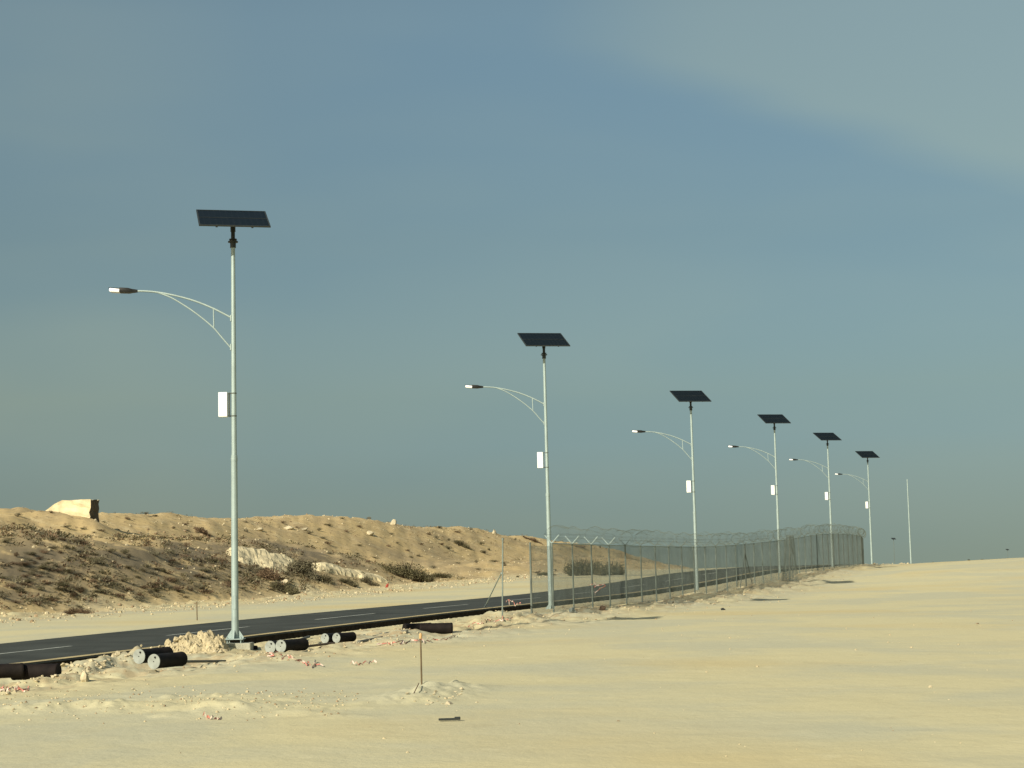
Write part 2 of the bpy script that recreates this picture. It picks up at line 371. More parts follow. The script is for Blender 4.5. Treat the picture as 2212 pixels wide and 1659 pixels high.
# ------------------------------------------------------------------ ground sheet (one sheet to the horizon)
def ground_sheet():
    rr = [2.0]
    while rr[-1] < 9000:
        r = rr[-1]
        k = 1.05 if r < 10 else (1.0055 if r < 60 else (1.0085 if r < 130 else (1.014 if r < 320 else 1.08)))
        rr.append(r * k)
    rr = np.array(rr)
    az = np.concatenate([np.arange(-180, -30, 5.0), np.arange(-30, -19, 0.5), np.arange(-19, 19, 0.075), np.arange(19, 30, 0.5), np.arange(30, 180, 5.0)])
    A, RR = np.meshgrid(np.radians(az), rr)
    X = RR * np.sin(A); Y = RR * np.cos(A); Z = G(X, Y)
    nr_, na = X.shape
    co = np.stack([X, Y, Z], -1).reshape(-1, 3)
    co = np.vstack([co, [[0, 0, g(0.0, 0.0)]]])
    idx = np.arange(nr_ * na).reshape(nr_, na)
    a = idx[:-1, :]; a2 = np.roll(a, -1, 1); b = idx[1:, :]; b2 = np.roll(b, -1, 1)
    quads = np.stack([a, a2, b2, b], -1).reshape(-1, 4)
    quads = quads[:, ::-1]
    c = nr_ * na
    tri = np.stack([np.full(na, c), idx[0], np.roll(idx[0], -1)], -1)[:, ::-1]
    me = bpy.data.meshes.new('ground')
    nv = len(co); nq = len(quads); ntq = len(tri)
    me.vertices.add(nv); me.vertices.foreach_set('co', co.ravel())
    me.loops.add(nq * 4 + ntq * 3); me.loops.foreach_set('vertex_index', np.concatenate([quads.ravel(), tri.ravel()]))
    me.polygons.add(nq + ntq)
    me.polygons.foreach_set('loop_start', np.concatenate([np.arange(nq) * 4, nq * 4 + np.arange(ntq) * 3]))
    me.polygons.foreach_set('loop_total', np.concatenate([np.full(nq, 4), np.full(ntq, 3)]))
    me.polygons.foreach_set('use_smooth', np.ones(nq + ntq, bool))
    me.materials.append(M['sand']); me.update(calc_edges=True); me.validate()
    s, q = sq(co[:, 0], co[:, 1])
    wob = fbm(co[:, 0] / 6, co[:, 1] / 6, 3)
    hill = sstep(q + 3 * wob, 42, 47)
    scrub = sstep(q + 2 * wob, 45, 49) * (1 - sstep(q + 6 * wob, 51.5, 56)) * (1 - sstep(s + 10 * wob, 104, 116)) \
        + 0.45 * sstep(q + 3 * wob, 52, 56) * (1 - sstep(q + 5 * wob, 58, 63)) * sstep(s, 108, 125)
    rub = np.exp(-((q - 19.2) / 2.4) ** 2) * 0.8 + 0.5 * sstep(q, 37, 41) * (1 - sstep(q, 44, 47))
    for nm, arr in (('hill', hill), ('scrub', np.clip(scrub, 0, 1)), ('rubble', np.clip(rub, 0, 1))):
        at_ = me.attributes.new(nm, 'FLOAT', 'POINT'); at_.data.foreach_set('value', arr.astype(np.float32))
    o = bpy.data.objects.new('ground', me); col.objects.link(o); tag(o, kind='structure')
ground_sheet()

# road slab, its edge course, painted dashes
def strip(name, q0, q1, dz_, mat, s0=-60, s1=330, step=2.0, side=None):
    mb = MB(); S = np.arange(s0, s1 + .01, step); n = len(S)
    for s in S:
        z = EZ - float(RO(s))
        for q in (q0, q1):
            x, y = xy(s, q); mb.v.append((x, y, z + dz_))
    for i in range(n - 1): mb.f.append((2 * i + 1, 2 * i, 2 * i + 2, 2 * i + 3)); mb.m.append(0)
    return mb.build(name, mat)
def road():
    mb = MB(); S = np.arange(-60, 331, 2.0)
    prof = [(Q_NEAR + 0.02, -0.58), (Q_NEAR, -0.03), (Q_NEAR + 0.02, 0.0), (Q_FAR - 0.02, 0.0), (Q_FAR, -0.12)]
    for s in S:
        z = EZ - float(RO(s))
        for k, (q, d) in enumerate(prof):
            x, y = xy(s, q); mb.v.append((x, y, z + d))
    n = len(prof)
    for i in range(len(S) - 1):
        for k in range(n - 1):
            mb.f.append((i * n + k, (i + 1) * n + k, (i + 1) * n + k + 1, i * n + k + 1)); mb.m.append(1 if k == 0 else 0)
    o = mb.build('road', [M['asphalt'], M['asphalt_side']]); tag(o, kind='structure')
road()
tag(strip('road_edge_strip', Q_NEAR + 0.04, Q_NEAR + 0.36, 0.012, M['kerb']), kind='structure')
dash = MB()
for k in range(-8, 22):
    Y0 = 50.2 + 9.35 * k; s0 = 1.0575 * Y0 - .326 * 27.5; s1 = s0 + 4.75 * 1.0575
    q = 27.5 * .945
    c0, c1 = EZ - float(RO(s0)), EZ - float(RO(s1))
    n = 4
    for j in range(n):
        a, b_ = s0 + (s1 - s0) * j / n, s0 + (s1 - s0) * (j + 1) / n
        za, zb = EZ - float(RO(a)), EZ - float(RO(b_))
        dash.add([(*xy(a, q - .06), za + .008), (*xy(b_, q - .06), zb + .008), (*xy(b_, q + .06), zb + .008), (*xy(a, q + .06), za + .008)], [(0, 1, 2, 3)])
tag(dash.build('road_markings', M['line']), kind='structure')

# ------------------------------------------------------------------ solar street lamps
def tapered_pole(h0, h1, r0, r1): return [(0, 0, h0), (0, 0, h1)], [r0, r1]
def make_lamp(head=True):
    root = empty('solar_street_lamp', (0, 0, 0))
    mb = MB()
    mb.tube([(0, 0, .11), (0, 0, 4.66), (0, 0, 4.72), (0, 0, 4.725)], [.092, .080, .082, .070], 20)
    mb.tube([(0, 0, 4.70), (0, 0, 10.14)], [.068, .052], 20)
    mb.tube([(0, 0, 4.58), (0, 0, 4.66)], [.086, .086], 20)
    mb.box((0.0, -0.087, 1.0), (.07, .012, .34), ch=.004)
    mb.build('pole', M['galv'], root, smooth=True)
    bp = MB(); bp.box((0, 0, .10), (.46, .46, .025), ch=.004)
    for a in range(4):
        th = a * math.pi / 2
        c, s_ = math.cos(th), math.sin(th)
        Rm = Matrix.Rotation(th, 3, 'Z')
        pts = [(.085, -.007, .113), (.215, -.007, .113), (.215, -.007, .15), (.085, -.007, .34), (.085, .007, .113), (.215, .007, .113), (.215, .007, .15), (.085, .007, .34)]
        bp.add([Rm @ Vector(p) for p in pts], [(0, 1, 2, 3), (7, 6, 5, 4), (0, 4, 5, 1), (1, 5, 6, 2), (2, 6, 7, 3), (3, 7, 4, 0)])
    b = bp.build('base_plate', M['galv'], root)
    for sx in (-1, 1):
        for sy in (-1, 1):
            bo = MB(); bo.tube([(sx * .17, sy * .17, -.04), (sx * .17, sy * .17, .17)], .014, 8); bo.tube([(sx * .17, sy * .17, .116), (sx * .17, sy * .17, .14)], .026, 6)
            bo.tube([(sx * .17, sy * .17, .062), (sx * .17, sy * .17, .084)], .026, 6)
            bo.build('anchor_bolt', M['galv'], b)
    ft = MB(); ft.box((0, 0, -.16), (.86, .62, .32), ch=.015); ft.build('concrete_footing', M['concrete'], root)
    if not head: return root
    # bracket arm: two curved tubes and a strut
    up = [(-.05, 8.26), (-.51, 8.51), (-1.0, 8.72), (-1.5, 8.87), (-1.95, 8.965), (-2.25, 9.00), (-2.52, 9.01)]
    lo = [(-.06, 7.47), (-.30, 7.76), (-.52, 8.02), (-.85, 8.31), (-1.2, 8.57), (-1.6, 8.82), (-1.95, 8.96)]
    def sm(pts, n=4):
        out = []
        for i in range(len(pts) - 1):
            p0 = pts[max(i - 1, 0)]; p1 = pts[i]; p2 = pts[i + 1]; p3 = pts[min(i + 2, len(pts) - 1)]
            for k in range(n):
                t = k / n
                out.append(tuple(.5 * ((2 * b1) + (-a1 + c1) * t + (2 * a1 - 5 * b1 + 4 * c1 - d1) * t * t + (-a1 + 3 * b1 - 3 * c1 + d1) * t ** 3) for a1, b1, c1, d1 in zip(p0, p1, p2, p3)))
        return out + [pts[-1]]
    arm = MB()
    arm.tube([(x, 0.0, z) for x, z in sm(up)], .026, 10)
    arm.tube([(x, 0.0, z) for x, z in sm(lo)], .021, 10)
    arm.tube([(-.51, 0, 8.50), (-.50, 0, 8.02)], .016, 8)
    arm.box((-.062, 0, 8.25), (.03, .10, .16)); arm.box((-.066, 0, 7.50), (.03, .10, .16))
    arm.build('bracket_arm', M['galv'], root, smooth=True)
    lum = MB()
    rot = Matrix.Rotation(R(3), 3, 'Y')
    def sect(xs, mb_, mi=0):
        n = 12; vs = []; fs = []
        for (x, hw, z0, z1) in xs:
            for j in range(n):
                th = 2 * math.pi * j / n + math.pi / n
                cx_, cz_ = math.cos(th), math.sin(th)
                k = 1 / max(abs(cx_), abs(cz_)) ** .6
                vs.append(rot @ Vector((x, hw * cx_ * k, (z0 + z1) / 2 + (z1 - z0) / 2 * cz_ * k)) + Vector((-2.52, 0, 9.01)))
        m_ = len(xs)
        for i in range(m_ - 1):
            for j in range(n): fs.append((i * n + j, i * n + (j + 1) % n, (i + 1) * n + (j + 1) % n, (i + 1) * n + j))
        fs.append(tuple(range(n))); fs.append(tuple(range(m_ * n - 1, (m_ - 1) * n - 1, -1)))
        mb_.add(vs, fs, mi)
    sect([(.06, .035, -.035, .035), (0, .05, -.045, .045), (-.08, .09, -.05, .05), (-.16, .13, -.065, .07), (-.38, .14, -.065, .075), (-.39, .13, -.02, .06), (-.66, .12, .04, .06), (-.67, .11, .045, .055)], lum)
    lu = lum.build('luminaire', M['lum'], root, smooth=True)
    le = MB(); sect([(-.385, .14, -.062, .045), (-.62, .135, -.055, .05), (-.645, .12, -.04, .045)], le)
    le.build('lens', M['lens'], lu, smooth=True)
    # battery box
    bx = MB(); bx.box((-.265, -.02, 6.02), (.225, .20, .63), ch=.008)
    bb = bx.build('battery_box', M['box_white'], root)
    br = MB()
    for z in (5.73, 6.31):
        br.box((-.06, .0, z), (.17, .03, .025)); br.tube([(0, 0, z - .015), (0, 0, z + .015)], .071, 16)
    br.box((-.115, .0, 6.02), (.02, .12, .62))
    br.build('mounting_bracket', M['galv_dark'], bb)
    # panel mount and panel
    mt = MB()
    mt.tube([(0, 0, 10.08), (0, 0, 10.24)], .075, 16); mt.tube([(0, 0, 10.22), (0, 0, 10.25)], [.13, .13], 16); mt.tube([(0, 0, 10.28), (0, 0, 10.31)], [.10, .10], 16)
    mt.tube([(0, 0, 10.24), (0, 0, 10.56)], .052, 14); mt.tube([(0, 0, 10.50), (0, 0, 10.78)], .066, 14)
    return_mount = mt
    az = R(13); tilt = R(24.5)
    Rp = Matrix.Rotation(az, 3, 'Z') @ Matrix.Rotation(tilt, 3, 'X')
    c = Vector((0, 0, 10.85))
    for k in (-.45, .45): mt.box(c + Rp @ Vector((k, 0, -.045)), (.05, 1.5, .05), Rp)
    mt.box(c + Rp @ Vector((0, 0, -.095)), (1.1, .08, .05), Rp)
    mt.build('panel_mount', M['mount'], root, smooth=True)
    pn = bpy.data.objects.new('solar_panel', None)
    pf = MB(); Lx, Ly = 1.80, 1.74
    for k in (-1, 1):
        pf.box((0, k * (Ly / 2 - .0175), 0), (Lx, .035, .04)); pf.box((k * (Lx / 2 - .0175), 0, 0), (.035, Ly - .071, .04))
    pf.box((0, 0, 0.001), (Lx - .072, .022, .036))
    pc = MB()
    for k in (-1, 1): pc.box((0, k * (Ly / 4 - .006), .004), (Lx - .074, Ly / 2 - .05, .018))
    f = pf.build('solar_panel', M['mount'], root); f.location = c; f.rotation_euler = Rp.to_euler()
    pc.build('cell_sheet', M['cells'], f)
    return root
lamp_tbl = [(508, 1388, 43.5), (1190, 1322, 68.0), (1507, 1296, 91.2), (1685, 1251, 116.0), (1799, 1232, 139.0), (1884, 1227, 164.0)]
lamp_lab = ['nearest and largest solar street lamp, on a concrete footing beside the earth mound',
            'second solar street lamp of the row, its pole behind the start of the fence',
            'solar street lamp third in the row, rising behind the middle of the mesh fence',
            'fourth solar street lamp of the row, standing behind the fence near the mesh roll',
            'fifth solar street lamp of the row, its foot behind the far end of the fence',
            'sixth solar street lamp of the row, just past the far end of the fence']
proto = make_lamp()
for i, ((px, py, Y), lb) in enumerate(zip(lamp_tbl, lamp_lab)):
    o = proto if i == 0 else copy_tree(proto)
    p_ = at(px, py, Y); o.location = p_ + Vector((0, 0, -.01 if i == 0 else -.03)); o.rotation_euler = (R(rng.uniform(-.25, .25)), R(rng.uniform(-.15, .15)), R(rng.uniform(-1.5, 1.5))) if i else (0, 0, 0)
    tag(o, lb, 'street lamp', 'solar street lamps in a row along the road')
LAMP1 = proto.location.copy()
bare = make_lamp(head=False); bare.name = 'lamp_pole'
bare.location = at(1969, 1236, 188.0); tag(bare, 'bare lamp pole without panel or arm, farthest upright pole on the rise', 'lamp pole')
for (px, ptop, Y, lb) in ((1930, 1162, 830, 'tiny distant pole with a dark head far beyond the rise, left of the bare pole'),
                          (2176, 1186, 1150, 'tiny distant pole with a dark head at the far right above the rise')):
    t = at(px, ptop, Y); gz = g(t.x, t.y); h_ = t.z - gz; o = empty('distant_pole', (t.x, t.y, gz))
    mb = MB(); mb.tube([(0, 0, -.3), (0, 0, h_ * .5), (0, 0, h_ - .4)], [.13, .10, .07], 8); mb.build('pole', M['galv_dark'], o, smooth=True)
    mb = MB(); rt = Matrix.Rotation(R(13), 3, 'Z') @ Matrix.Rotation(R(24.5), 3, 'X'); mb.box((0, 0, h_ - .35), (2.0, 1.8, .10), rt); mb.tube([(0, 0, h_ - 1.1), (0, 0, h_ - .4)], .12, 8)
    mb.build('head', M['mount'], o); tag(o, lb, 'pole')

# ------------------------------------------------------------------ perimeter fence
FH = 2.66; LQ = 20.6
FTOP = table([(0, -.86), (55, -.86), (62, -.84), (73, -.80), (86, -.79), (96, -.98), (112, -1.42), (120, -1.78), (132, -2.0), (146, -1.93), (170, -1.75)], sm=3.0)
fence = empty('perimeter_fence', (0, 0, 0))
tag(fence, 'long chain link fence topped with razor coils along the near side of the road', 'fence')
def fpt(Y, z=None):
    X = Y * .345 - LQ
    s, q = sq(X, Y); return X, Y, EZ + (-float(FTOP(s)))
posts = [(fpt(61.2 + 2.4 * k)) for k in range(35)]
cor = Vector(posts[-1]); dcor = Vector((math.sin(R(12.6)), math.cos(R(12.6)), 0))
for k in range(1, 4):
    p_ = cor + dcor * 2.5 * k; posts.append((p_.x, p_.y, p_.z - .06 * k))
postv = [Vector(p) for p in posts]
ux = Vector((NL[0], NL[1], 0))
for i, p_ in enumerate(postv):
    zb = g(p_.x, p_.y) - .12
    mb = MB(); r = .038 if i in (0, 15, 29, 34) else .03
    mb.tube([(p_.x, p_.y, zb), (p_.x, p_.y, p_.z)], r, 8)
    po = mb.build('post', M['galv_dark'] if i in (0, 15, 21) or i >= 24 else M['galv_mid'], fence, smooth=True)
    if i >= 1:
        ar = MB()
        for sgn in (-1, 1):
            ar.tube([p_ + Vector((0, 0, -.01)), p_ + ux * sgn * .28 + Vector((0, 0, .29))], .011 if i > 4 else .022, 6)
        ar.build('extension_arm', M['galv'] if i <= 4 else M['galv_dark'], po)
    if i == 15 or i == 21:
        st = MB(); d = (postv[i] - postv[i - 1]).normalized()
        for sg in (-1, 1):
            e_ = p_ + d * sg * 1.7; st.tube([(p_.x + d.x * sg * .05, p_.y, p_.z - .55), (e_.x, e_.y, g(e_.x, e_.y) + .05)], .022, 6)
        st.build('stay', M['galv_dark'], fence)
rl = MB(); rl.tube([tuple(p + Vector((0, 0, -.02))) for p in postv[1:]], .021, 8); rl.build('top_rail', M['galv'], fence, smooth=True)
rl = MB()
for dz_, r in ((-1.3, .004), (-2.45, .004)): rl.tube([tuple(p + Vector((0, 0, dz_))) for p in postv[1:]], r, 4)
for q_, z_ in ((-.32, .33), (.32, .33), (-.2, .2), (.2, .2)): rl.tube([tuple(p + ux * q_ + Vector((0, 0, z_))) for p in postv[1:]], .0035, 4)
rl.build('line_wire', M['wire'], fence)
def wire(mb, a, b, r=.0023):
    t = (b - a).normalized(); n1 = t.cross(Vector((NL[0], NL[1], .01))).normalized() * r; n2 = Vector((NL[0], NL[1], 0)) * r
    vs = []
    for p in (a, b):
        for c_, s_ in ((1, 0), (-.5, .87), (-.5, -.87)): vs.append(p + n1 * c_ + n2 * s_)
    mb.add(vs, [(0, 1, 4, 3), (1, 2, 5, 4), (2, 0, 3, 5)])
def mesh_bay(A, B, name='mesh_panel', pitch=0.075, htop=-.03, hb=None, r=.0033):
    mb = MB(); L = (Vector((B.x, B.y, 0)) - Vector((A.x, A.y, 0))).length
    ga_, gb_ = (g(A.x, A.y), g(B.x, B.y)) if hb is None else hb
    def pt(u, v):     # u along 0..L, v 0..1 bottom to top, with a little wobble
        t = u / L; x = A.x + (B.x - A.x) * t; y = A.y + (B.y - A.y) * t
        bot = ga_ + (gb_ - ga_) * t + .03; top = A.z + (B.z - A.z) * t + htop
        w = .02 * math.sin(3.1 * v + 2 * A.y) * math.sin(math.pi * t)
        return Vector((x + NL[0] * w, y + NL[1] * w, bot + (top - bot) * v))
    H = FH
    n = int((L + H) / pitch) + 1
    for sg in (0, 1):
        for k in range(n):
            u0 = -H + k * pitch + (pitch * .5 if sg else 0); a0, a1 = 0.0, 1.0
            # wire from (u0,0) to (u0+H,1)
            if u0 < 0: a0 = -u0 / H
            if u0 + H > L: a1 = (L - u0) / H
            if a1 - a0 < .02: continue
            q0, q1 = u0 + H * a0, u0 + H * a1
            if sg: q0, q1 = L - q0, L - q1
            wire(mb, pt(q0, a0), pt(q1, a1), r)
    return mb.build(name, M['wire'], fence)
for i in range(1, len(postv) - 1):
    mesh_bay(postv[i], postv[i + 1], r=.0040 if i < 10 else (.0033 if i < 20 else .0027))
mesh_bay(postv[0], postv[1], htop=-.12)
# razor coils
def coil(p0, p1, n, r, zc, ph, mb, wob):
    pts = []; d = p1 - p0
    seg = 12
    for k in range(n * seg + 1):
        t = k / (n * seg); th = 2 * math.pi * k / seg + ph
        c = p0 + d * t
        rr = r * (1 + .10 * math.sin(t * 9 + wob))
        pts.append(c + ux * math.cos(th) * rr + Vector((0, 0, zc + .05 * math.sin(5 * t + wob) + math.sin(th) * rr)) + d.normalized() * .12 * math.sin(th + wob))
    for k in range(len(pts) - 1):
        wire(mb, pts[k], pts[k + 1], .0030)
        if k % 2 == 0:
            t = (pts[k + 1] - pts[k]).normalized(); mb.add([pts[k] + Vector((0, 0, .012)), pts[k] - Vector((0, 0, .012)), pts[k] + t * .035 - Vector((0, 0, .012)), pts[k] + t * .035 + Vector((0, 0, .012))], [(0, 1, 2, 3)])
for i in range(1, len(postv) - 1):
    mb = MB(); rr_ = rng.uniform(.27, .33)
    coil(postv[i], postv[i + 1], 14, rr_, .33 + rng.uniform(-.03, .05), rng.random() * 6, mb, rng.random() * 6)
    mb.build('razor_coil', M['coil'], fence)
# loose end post with brace, in front of the fence start
a, b_ = at(1085, 1345, 58.5), at(1086, 1166, 58.5)
lone = MB(); lone.tube([a - Vector((0, 0, .1)), b_], .026, 8); lone.tube([b_ + Vector((0, 0, -.02)), b_ + Vector((0, 0, .06))], .04, 8)
lone_o = lone.build('end_post', M['galv_mid'], None, smooth=True); tag(lone_o, 'thin lone steel post with a leaning brace, standing left of the fence start', 'post')
bc = MB(); bc.tube([at(1083, 1238, 58.5), hit(1040, 1326)], .022, 8)
bc.build('brace', M['galv'], lone_o)
# bundle of mesh propped against the fence, and hanging tape
bp0 = hitd(1706, 1255); roll = empty('mesh_roll', bp0)
tag(roll, 'dark loosely rolled bundle of wire mesh standing against the far half of the fence', 'wire mesh roll')
mb = MB(); Rr = lambda v: (.52 - .30 * v)
H_ = 2.75
for layer in range(2):
    for k in range(24):
        th0 = 2 * math.pi * k / 26 + layer * .1; rs = 1 - .14 * layer
        for sg in (-1, 1):
            prev = None
            for j in range(9):
                v = j / 8; th = th0 + sg * v * 2.6; r = Rr(v) * rs
                p_ = Vector((r * math.cos(th) + .12 * v, r * math.sin(th) * .8, H_ * v))
                if prev is not None: wire(mb, prev, p_, .0042)
                prev = p_
mb.build('rolled_mesh', M['wire'], roll)
core = MB(); core.tube([(0, 0, 0), (.1, 0, H_ * .98)], .04, 8); core.build('core_pole', M['galv_dark'], roll)

# ------------------------------------------------------------------ black capped drums beside the road
def drum(capc, r, L, az, lab, brown=False, cap=True, grp=None, tilt=0.0):
    d = Vector((math.sin(az), math.cos(az), tilt)).normalized()
    o = empty('drum', capc)
    rot = d.to_track_quat('X', 'Z').to_matrix()
    mb = MB()
    n = 32; prof = [(0.0, r * .95), (.012, r), (.05, r), (.06, r * .97), (L - .07, r * .97), (L - .05, r), (L - .012, r), (L, r * .93)]
    mb.tube([rot @ Vector((x, 0, 0)) for x, _ in prof], [rr2 for _, rr2 in prof], n)
    # a tube along a straight line: radii vary per ring
    mb.build('body', M['drum_brown'] if brown else M['drum'], o, smooth=True)
    if cap:
        cp = MB(); cp.tube([rot @ Vector((-.014, 0, 0)), rot @ Vector((-.003, 0, 0))], [r * .99, r * 1.01], 32)
        e_ = cp.build('end_plate', M['cap'], o, smooth=True)
        bg = MB(); a_ = rot @ Vector((-.03, -r * .25, r * .55)); bg.tube([a_, a_ + rot @ Vector((.017, 0, 0))], r * .13, 10); bg.tube([rot @ Vector((-.022, .0, 0)), rot @ Vector((-.013, 0, 0))], r * .07, 8)
        bg.build('bung', M['drum'], e_)
    tag(o, lab, 'drum', 'black cylinders lying beside the road'); return o
def cap_at(px, py, rpx, r):   # centre whose apparent radius matches
    return at(px, py, r * F / rpx)
DR = .148
for px, py, rpx, L, az, lab, br in (
    (333, 1429, 16.0, .92, R(25), 'front black drum with pale end plate, nearest pair before the earth mound', False),
    (301, 1418, 15.8, .95, R(25), 'rear black drum with pale end plate, nearest pair before the earth mound', False),
    (607, 1396, 13.6, .95, R(27), 'front black drum with pale end plate, lying right of the nearest lamp footing', False),
    (584, 1398, 13.4, .95, R(25), 'rear black drum, half hidden, right of the nearest lamp footing', False),
    (727, 1378, 10.4, .72, R(30), 'front drum with pale plate in the third pair along the road', True),
    (702, 1379, 10.4, .72, R(27), 'rear drum with pale plate in the third pair along the road', False)):
    c = at(px, py, 1); r = DR if rpx > 12 else .125
    drum(cap_at(px, py, rpx, r), r, L, az, lab, br)
drum(at(873, 1358, 49.5), .145, .85, R(62), 'dark drum without pale plate, left one of the farthest pair by the road', False, False)
drum(at(908, 1358, 49.2), .155, .92, R(94), 'black drum without pale plate, right one of the farthest pair by the road', True, False)
drum(at(28, 1452, 33.4), .155, .92, R(97), 'large dark brown drum lying at the left edge of the photo among pale stones', True, False)
drum(at(-32, 1451, 33.0), .14, .7, R(70), 'dark drum cut off by the left edge of the photo behind the large brown one', False, False)
def lying_pipe(p0, p1, Yr, mat, lab, name='pipe', r=.03):
    a, b_ = [at(*p, Yr[k]) for k, p in enumerate((p0, p1))]
    mb = MB(); mb.tube([a, b_], r, 10); mb.tube([a + (b_ - a).normalized() * -.004, a + (b_ - a).normalized() * .03], r * 1.25, 10)
    c = (a + b_) / 2; mb.v = [(v[0] - c.x, v[1] - c.y, v[2] - c.z) for v in mb.v]
    o = mb.build(name, mat, None, smooth=True, loc=c); tag(o, lab, 'pipe', 'loose pipes along the road edge'); return o
lying_pipe((398, 1429), (495, 1428), (36.5, 39.0), M['pipe'], 'dark straight pipe lying between the nearest drum pair and the lamp footing')
lying_pipe((656, 1397), (722, 1389), (41, 44), M['pipe_rust'], 'thin brown pipe lying between the second and third drum pairs')
lying_pipe((622, 1391), (668, 1375), (44, 48), M['pipe'], 'grey pipe poking up towards the road edge behind the second drum pair', r=.035)
lying_pipe((775, 1387), (831, 1376), (44.5, 48), M['pipe'], 'grey pipe lying right of the third drum pair', r=.04)
lying_pipe((786, 1374), (806, 1368), (49, 51), M['pipe'], 'short grey pipe end close under the road edge', r=.045)
lying_pipe((815, 1371), (880, 1363), (49, 48), M['pipe'], 'long grey pipe whose end rests against the farthest dark drums', r=.04)
sp = LAMP1; bl = lying_pipe((533, 1399.5), (554, 1399.5), (43.6, 43.8), M['drum_brown'], 'short thick dark pipe stub beside the nearest lamp footing', r=.062)

# ------------------------------------------------------------------ stones
def rock_mesh(name, seed, mat, jag=.3, sub=2, flat=.75, taper=0.0):
    import bmesh
    r_ = random.Random(seed); bm = bmesh.new(); bmesh.ops.create_icosphere(bm, subdivisions=sub, radius=.5)
    pl = [(Vector((r_.uniform(-1, 1), r_.uniform(-1, 1), r_.uniform(-.4, 1))).normalized(), r_.uniform(.17, .40)) for _ in range(9)]
    for v in bm.verts:
        for n, d in pl:
            e_ = v.co.dot(n) - d
            if e_ > 0: v.co -= n * e_
        v.co *= 1 + jag * .25 * (r_.random() - .5); v.co.z *= flat; k_ = 1 - taper * (v.co.z + .3); v.co.x *= k_; v.co.y *= k_
    me = bpy.data.meshes.new(name); bm.to_mesh(me); bm.free(); me.materials.append(mat); return me
RT = [rock_mesh('rock', 60 + k, M['stone'], jag=.8, taper=1.25) for k in range(3)]
RC = [rock_mesh('clod', 80 + k, M['mound'], jag=1.5) for k in range(5)]
RM = [rock_mesh('rock', k, M['stone']) for k in range(6)]; RD = [rock_mesh('rock', 20 + k, M['stone_dk']) for k in range(4)]
def rock(px, py, wpx, hr, lab, grp=None, me=None, name='rock', p=None, sink=.2):
    c = p or hitd(px, py); w = wpx * c.y / F
    if 21.6 < sq(c.x, c.y)[1] < 30.5: return None
    o = bpy.data.objects.new(name, me or rng.choice(RM)); col.objects.link(o)
    o.scale = (w * rng.uniform(.95, 1.1), w * rng.uniform(.7, 1.1), w * hr); o.rotation_euler = (rng.uniform(-.2, .2), rng.uniform(-.2, .2), rng.uniform(0, 6.3))
    o.location = c + Vector((0, 0, w * hr * (.36 - sink))); tag(o, lab, 'rock', grp); return o
rock(182, 1472, 40, 1.1, 'white pointed limestone boulder in the churned ground right of the brown drum', me=RT[0], sink=.1)
rock(850, 1133, 34, 1.0, 'pointed pale boulder on the skyline of the hill, left of the fence', me=RT[1])
rock(1068, 1153, 18, 1.2, 'small white boulder on the skyline just left of the fence start', me=RT[2])
rock(800, 1153, 20, .8, 'pale boulder with a dark shaded side on the upper hill slope')
rock(622, 1142, 26, .6, 'pale rounded boulder on the upper hill, just right of the nearest pole')
rock(655, 1145, 22, .5, 'small pale rock next to the rounded boulder on the upper hill', )
rock(560, 1145, 20, .6, 'pale rock on the hill crest close to the nearest pole')
rock(968, 1521, 34, .42, 'flat ochre stone lying right of the wooden stake mound')
rock(20, 1500, 20, .7, 'pale stone beside the red tape at the left edge')
rock(40, 1478, 18, .9, 'white upright stone in front of the large brown drum')
rock(2112, 1348, 9, .6, 'small dark stone alone on the sand at the far right', me=RD[0])
rock(1336, 1558, 8, .6, 'tiny dark stone alone on the bare sand right of the metal scrap', me=RD[1])
rock(612, 1262, 40, .6, 'large yellow limestone boulder at the foot of the hill beside the dark bush')
g_edge = 'pale rubble stones along the road edge'
for k in range(34):
    u = rng.random(); px = 128 + 190 * u; py = 1447 - 46 * u + rng.gauss(0, 3)
    v_ = ray(px, py); ym = rng.uniform(20.4, 21.4) / (NL[1] + NL[0] * v_.x); c = Vector((v_.x * ym, ym, g(v_.x * ym, ym)))
    rock(px, py, rng.uniform(6, 16), rng.uniform(.7, 1.2), 'blocky pale stone on the lip of the road bank left of the nearest drums', 'blocky stones on the road bank', sink=.1, p=c, me=rng.choice(RM + RC))
for k in range(46):
    u = rng.random(); px = 60 + 290 * u + rng.gauss(0, 8); py = 1470 - 66 * u + rng.gauss(0, 6)
    rock(px, py, rng.uniform(6, 16), rng.uniform(.6, .95), 'pale rubble stone piled along the road edge near the nearest drums', g_edge)
for k in range(40):
    px = rng.uniform(500, 1080); py = 1424 - (px - 500) * .115 + rng.gauss(0, 7)
    rock(px, py, rng.uniform(3.5, 9), rng.uniform(.5, .9), 'small pale stone on the rough verge between the drum groups', 'small stones on the near verge')
for k in range(45):
    px = rng.uniform(0, 1300); yy = 1345 - px * .09 + rng.gauss(0, 6)
    zn = 'left of the nearest pole' if px < 500 else ('between the nearest pole and the widest bush' if px < 850 else 'right of the widest bush')
    rock(px, yy, rng.uniform(4, 9), rng.uniform(.5, .9), 'pale stone in the hill foot rubble line ' + zn, 'stones at the foot of the hill')
for k in range(30):
    px = rng.gauss(960, 60); py = rng.gauss(1503, 12)
    rock(px, py, rng.uniform(4, 12), rng.uniform(.4, .8), 'pale lump on the low churned mound around the wooden stake', 'lumps around the stake')
for k in range(45):
    px = rng.uniform(60, 760); py = rng.gauss(1525, 14)
    rock(px, py, rng.uniform(3, 9), rng.uniform(.4, .8), 'pale lump in the churned sand of the left foreground', 'lumps in the left foreground', me=rng.choice(RM + RD[:1]))
